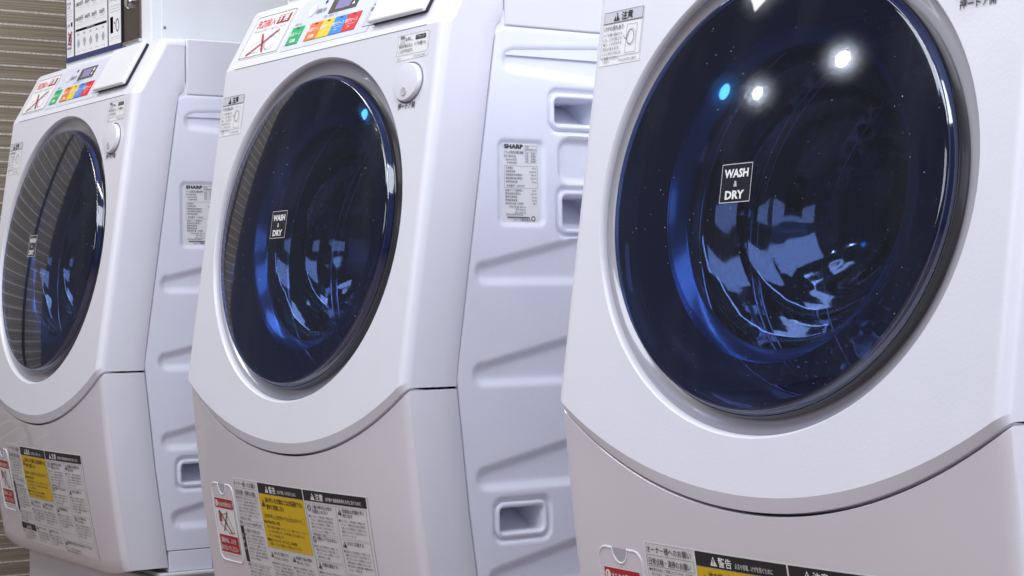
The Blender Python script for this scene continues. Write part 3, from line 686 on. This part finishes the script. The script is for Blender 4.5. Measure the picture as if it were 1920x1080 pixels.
    rows = [(ub+.003, .1065, 'n', '少量の物や防水性の', '衣類を入れない', 6), (ux+.002, .1065, 't', '乾燥後は衣類を早く', '取り出す', 5), (ub+.003, .1485, 'n', '衣類をドアではさまない', '', 4), (ux+.002, .1485, 't', 'ゆびに注意する', '', 6), (ub+.003, .1840, 't', '衣類を確認する', '', 5), (ux+.002, .1935, 'n', 'ふたに乗らない', 'もたれない', 5), (ub+.003, .2420, 't', '凍結の恐れがあるときは水を抜いてください', '', 3)]
    for x, v, ic, q1, q2, n in rows:
        w = .068 if v < .24 else .135
        TP.frame(x, Z(v+(.040 if v < .12 else .034 if v < .18 else .045 if v < .24 else .02)), x+w, Z(v), .0003, 'ink_grey')
        if ic == 'n': TP.nosign(x+.003, Z(v+.0105), .0085, 'ink_black')
        else: TP.triangle(x+.003, Z(v+.0100), .0082, 'ink_black', 'sticker_paper')
        T_(q1, x+.014, Z(v+.0062), .0056, maxw=w-.018, bold=.01)
        if q2: T_(q2, x+.014, Z(v+.0122), .0056, maxw=.05, bold=.01)
        para(x+.003, Z(v+.0185 if q2 else v+.0165), w-.004, n if v < .24 else 2, seed=int(v*1000) % 5)
    P.mb.add(TP.mb.v, TP.mb.f, 'ink_black'); base = len(P.mb.m)-len(TP.mb.f)
    for i, mi_ in enumerate(TP.mb.m): P.mb.m[base+i] = P.mb.mi(TP.mb.mats[mi_])
    P.build('lettering', bo)
    # ---- filter cover with red warning
    fu0, fu1, fz0, fz1 = -.249, -.170, Z(.214), Z(.1010)
    def rr(g, lift, r=.014, n=6, notch=True):
        pts = []
        for (cx_, cz_, a0) in ((fu1-r, fz1-r, 0), (fu0+r, fz1-r, PI/2), (fu0+r, fz0+r, PI), (fu1-r, fz0+r, 1.5*PI)):
            for i in range(n+1):
                a_ = a0+PI/2*i/n; pts.append((cx_+(r+g)*math.cos(a_), cz_+(r+g)*math.sin(a_)))
            if a0 == 0:      # finger notch along the top edge
                cxx = (fu0+fu1)/2
                for i in range(13):
                    a_ = -PI*i/12; rr_ = .0135; pts.append((cxx+(rr_-g)*math.cos(a_), fz1+g*(1 if i in (0, 12) else 1)+(rr_-g*0)*math.sin(a_)*1.1))
        return [low_surf(u, v, lift) for u, v in pts]
    k = MB(); rws = [rr(.0010, -.002), rr(.0008, .0006), rr(.0, .0012), rr(-.0010, .0011), rr(-.0018, .0003)]
    k.grid(rws, 'lid_plastic', wrap=True, flip=False); pp = rr(-.0018, .0003)
    fo_faces = MB(); k.add(pp, [tuple(range(len(pp)))], 'panel_plastic')
    fo = k.build('filter_cover', root, sharp=35)
    k = MB(); cxx = (fu0+fu1)/2; k.add([low_surf(cxx+.0125*math.cos(a_), fz1+.0135*1.08*math.sin(a_), .0003) for a_ in [-PI*i/14 for i in range(15)]], [tuple(range(15))], 'grey_print'); k.build('finger_notch', fo)
    R = Print(low_surf, .0007); a0, a1 = -.2415, -.1765
    R.rect(a0, Z(.2035), a1, Z(.1215), 'sticker_white', 0, .02); ro = R.build('water_leak_sticker', fo)
    P = Print(low_surf, .0011)
    P.rect(a0+.001, Z(.1365), a1-.001, Z(.1225), 'ink_red', 0, .02); P.disc((a0+.0075, Z(.1298)), .0048, 'ink_white', 1); P.text('!', a0+.0062, Z(.1328), .0085, 'ink_red', 3, bold=.03); P.text('水もれの恐れあり', a0+.014, Z(.1335), .0078, 'ink_white', 2, width=.048, bold=.01)
    P.rect(a0+.001, Z(.2010), a1-.001, Z(.1760), 'ink_red', 0, .02); P.text('運転中は、ふたを', a0+.007, Z(.1865), .0082, 'ink_white', 2, width=.050, bold=.01); P.text('あけないでください', a0+.004, Z(.1975), .0082, 'ink_white', 2, width=.057, bold=.01)
    P.path([(a0+.010, Z(.142)), (a0+.026, Z(.146)), (a0+.037, Z(.143)), (a0+.058, Z(.171)), (a0+.040, Z(.172)), (a0+.013, Z(.160))], .0010, 'ink_red', closed=True); P.poly([(a0+.010, Z(.142)), (a0+.018, Z(.147)), (a0+.019, Z(.156)), (a0+.010, Z(.157))], 'ink_red')
    P.line((a0+.014, Z(.1405)), (a0+.050, Z(.1715)), .0022, 'ink_black', 3); P.line((a0+.042, Z(.1405)), (a0+.023, Z(.1700)), .0022, 'ink_black', 3)
    P.build('lettering', ro)
    return root

def copy_tree(o, parent=None):
    c = o.copy(); COL.objects.link(c); c.parent = parent
    for ch in o.children: copy_tree(ch, c)
    return c
# ------------------------------------------------------------------ the setting
def sbox(name, x0, x1, y0, y1, z0, z1, mat):
    m = MB(); m.box(x0, x1, y0, y1, z0, z1, mat); return m.build(name)
f = MB(); f.grid([[(-3.5, -5, 0), (5, -5, 0)], [(-3.5, 1.2, 0), (5, 1.2, 0)]], 'floor_vinyl'); structure(f.build('floor'))
w = sbox('wall_left', -1.66, -1.6, -.148, 1.0, 0, 2.7, 'striped_wallpaper'); structure(w, 'brown striped wallpaper wall beside the row of washing machines', 'wall')
w = sbox('wall_left_end', -1.66, -1.6, -.30, -.172, 0, 2.7, 'striped_wallpaper'); structure(w, 'narrow striped wall end past the dark joint, seen mirrored in glass', 'wall')
w = sbox('wall_joint', -1.655, -1.604, -.1715, -.1485, 0, 2.7, 'joint_black'); structure(w, 'dark vertical joint between two striped wall panels', 'wall')
w = sbox('wall_back', -1.6, 3.2, .80, .86, 0, 2.7, 'plain_wall'); structure(w, 'plain wall behind the washing machines', 'wall')

# ------------------------------------------------------------------ the machines
m2 = make_machine()
m1 = copy_tree(m2); m3 = copy_tree(m2)
S = .913
rz = math.radians(-1.8)
m2.location = (-.007, .005, 0)
m1.rotation_euler = (0, 0, rz); m1.location = (-S+.0034, .0052, 0)
m3.location = (S+.012, -.009, .0006)
for o, l in ((m1, 'smallest white front-loading washer, by the striped wall, striped reflection over its door'),
             (m2, 'middle white front-loading washer with whole blue glass door, between the two others'),
             (m3, 'largest white front-loading washer, cropped by the photo edge, bright spots in its door')):
    o['label'] = l; o['group'] = 'washing machines in a row'

# ------------------------------------------------------------------ payment towers behind the control panels
def tower():
    root = thing('payment_tower', 'x', 'payment machine', (0, 0, 0))
    b = MB(); b.box(-.24, .141, .165, .62, 1.0585, 1.62, 'tower_white'); body = b.build('body', root, bevel=.004)
    m = MB(); m.box(.1395, .1425, .185, .61, 1.075, 1.6, 'tower_white'); m.build('side_cover', root, bevel=.0008)
    sc = MB()
    sc.grid([[(.1430+(.001 if k == 1 else 0), .19+r_*math.cos(2*PI*i/12), 1.098+r_*math.sin(2*PI*i/12)) for i in range(12)] for k, r_ in enumerate((.0028, .002, .0002))], 'ink_grey', wrap=True); sc.build('screw', root)
    F = lambda u, v, l: (u, .165-l, v)
    x0, x1, z0, z1 = -.232, .030, 1.0765, 1.56
    p = MB(); p.box(x0, x1, .1625, .1655, z0, z1, 'ink_navy'); po = p.build('price_poster', root)
    P = Print(F, .003)
    P.rect(x0+.006, z0+.009, -.192, z1-.01, 'sticker_white'); P.rect(-.186, z0+.009, -.036, z1-.01, 'sticker_white'); P.rect(-.031, z0+.009, x1-.005, 1.245, 'sticker_white'); P.rect(-.031, 1.252, x1-.005, z1-.01, 'sticker_white')
    # left column
    P.ring((-.215, 1.203), .006, .012, .003, 'ink_grey'); P.ring((-.205, 1.206), .004, .009, .002, 'ink_grey')
    P.text('使い方', -.222, 1.182, .006, 'ink_black', bold=.02); P.text('ご利用', -.222, 1.175, .005, 'ink_black')
    for i in range(4): P.rect(-.222, 1.170-.005*i, -.198, 1.1705-.005*i, 'ink_grey')
    P.rect(-.206, 1.141, -.198, 1.149, 'ink_navy'); P.text('注意', -.222, 1.142, .006, 'ink_black')
    P.line((-.219, 1.108), (-.200, 1.132), .003, 'ink_red', 3); P.line((-.203, 1.106), (-.217, 1.132), .003, 'ink_red', 3); P.ring((-.210, 1.118), .008, .011, .003, 'ink_navy')
    P.text('禁止事項', -.222, 1.100, .005, 'ink_black', bold=.02)
    for i in range(3): P.rect(-.222, 1.096-.003*i, -.199, 1.0964-.003*i, 'ink_grey')
    P.text('ご案内', -.222, 1.225, .006, 'ink_grey')
    # table
    cols = [-.158, -.127, -.096, -.060]
    for c_, m_ in zip(cols, ('ink_red', 'ink_yellow', 'blue_grey_panel', 'ink_pink')): P.rect(c_-.008, 1.232, c_+.008, 1.26, m_)
    for r_, (z, vals) in enumerate(((1.2, ('30分', '60分', '90分', '60分')), (1.175, ('200円', '300円', '100円', '200円')), (1.148, ('300円', '400円', '200円', '300円')), )):
        P.text(('標準', '少量', '毛布')[r_], -.183, z, .007, 'ink_black', bold=.01)
        for c_, q in zip(cols, vals): P.text(q, c_, z, .0095, 'ink_grey', align='C', maxw=.024, bold=.015); P.rect(c_-.008, z-.004, c_+.008, z-.0034, 'ink_grey')
        P.rect(-.183, z-.0080, -.040, z-.0077, 'light_grey_print')
    for c_, q in zip(cols, ('洗濯', '乾燥', '乾燥', '洗乾')): P.text(q, c_, 1.221, .007, 'ink_grey', align='C')
    P.rect(-.183, 1.128, -.040, 1.1325, 'grey_print'); P.text('洗濯できないもの', -.112, 1.129, .0045, 'ink_white', 2, align='C')
    for i in range(5):
        c_ = -.170+.0285*i; P.disc((c_, 1.106+(.003 if i % 2 else 0)), .0055, 'ink_grey'); P.poly([(c_-.004, 1.100), (c_+.003, 1.099), (c_+.005, 1.112), (c_-.001, 1.115)], 'grey_print', 2); P.text('衣類', c_, 1.121, .004, 'ink_black', align='C'); P.rect(c_-.009, 1.0905, c_+.009, 1.0911, 'ink_grey')
    # right column
    P.rect(-.031, 1.222, x1-.005, 1.245, 'light_grey_print'); P.ring((-.022, 1.233), .005, .009, .0015, 'ink_navy', 2); P.text('運転方法', -.014, 1.234, .0090, 'ink_navy', 2, maxw=.035, bold=.02); P.text('操作', -.014, 1.225, .005, 'ink_navy', 2)
    P.rect(-.017, 1.192, .006, 1.213, 'ink_green', 1); P.rect(-.018, 1.191, .007, 1.214, 'ink_black', 0)
    for i, q in enumerate(('コースを選んで', '硬貨を入れます', 'スタートを押す')): P.text(q, -.026, 1.180-.009*i, .0055, 'ink_grey', maxw=.044, bold=.01)
    for i in range(3): P.rect(-.026, 1.153-.005*i, .018, 1.1536-.005*i, 'ink_grey')
    P.rect(-.024, 1.106, -.011, 1.135, 'grey_print'); P.ring((.008, 1.118), .008, .012, .003, 'ink_grey'); P.disc((-.004, 1.123), .002, 'ink_black')
    for i in range(2): P.rect(-.026, 1.098-.004*i, .018, 1.0985-.004*i, 'light_grey_print')
    P.build('lettering', po)
    c = MB(); c.box(.034, .104, .1605, .165, 1.082, 1.5, 'steel_plate'); co = c.build('coin_plate', root, bevel=.001)
    e = MB(); e.box(.032, .0355, .158, .1652, 1.0765, 1.5, 'black_gloss'); e.box(.0355, .106, .1585, .1652, 1.0775, 1.0825, 'chrome'); e.build('plate_frame', co)
    k = MB()
    for zc in (1.150, 1.185):
        k.grid([[(.068+r_*math.cos(2*PI*i/32), .1605-n, zc+r_*math.sin(2*PI*i/32)) for i in range(32)] for r_, n in ((.0125, 0), (.0125, .004), (.010, .007), (.006, .0078), (.0004, .008))], 'chrome', wrap=True, flip=False)
    k.build('coin_button', co)
    return root
t1 = tower(); t1.location = (-S, 0, 0)
t2 = copy_tree(t1); t2.location = (-.045, 0, 0)
t1['label'] = 'white payment tower with navy-framed price poster, above the smallest washer'
t2['label'] = 'second payment tower, only its dark poster corner peeking over the middle washer control panel'
for o in (t1, t2): o['group'] = 'payment towers on the washing machines'
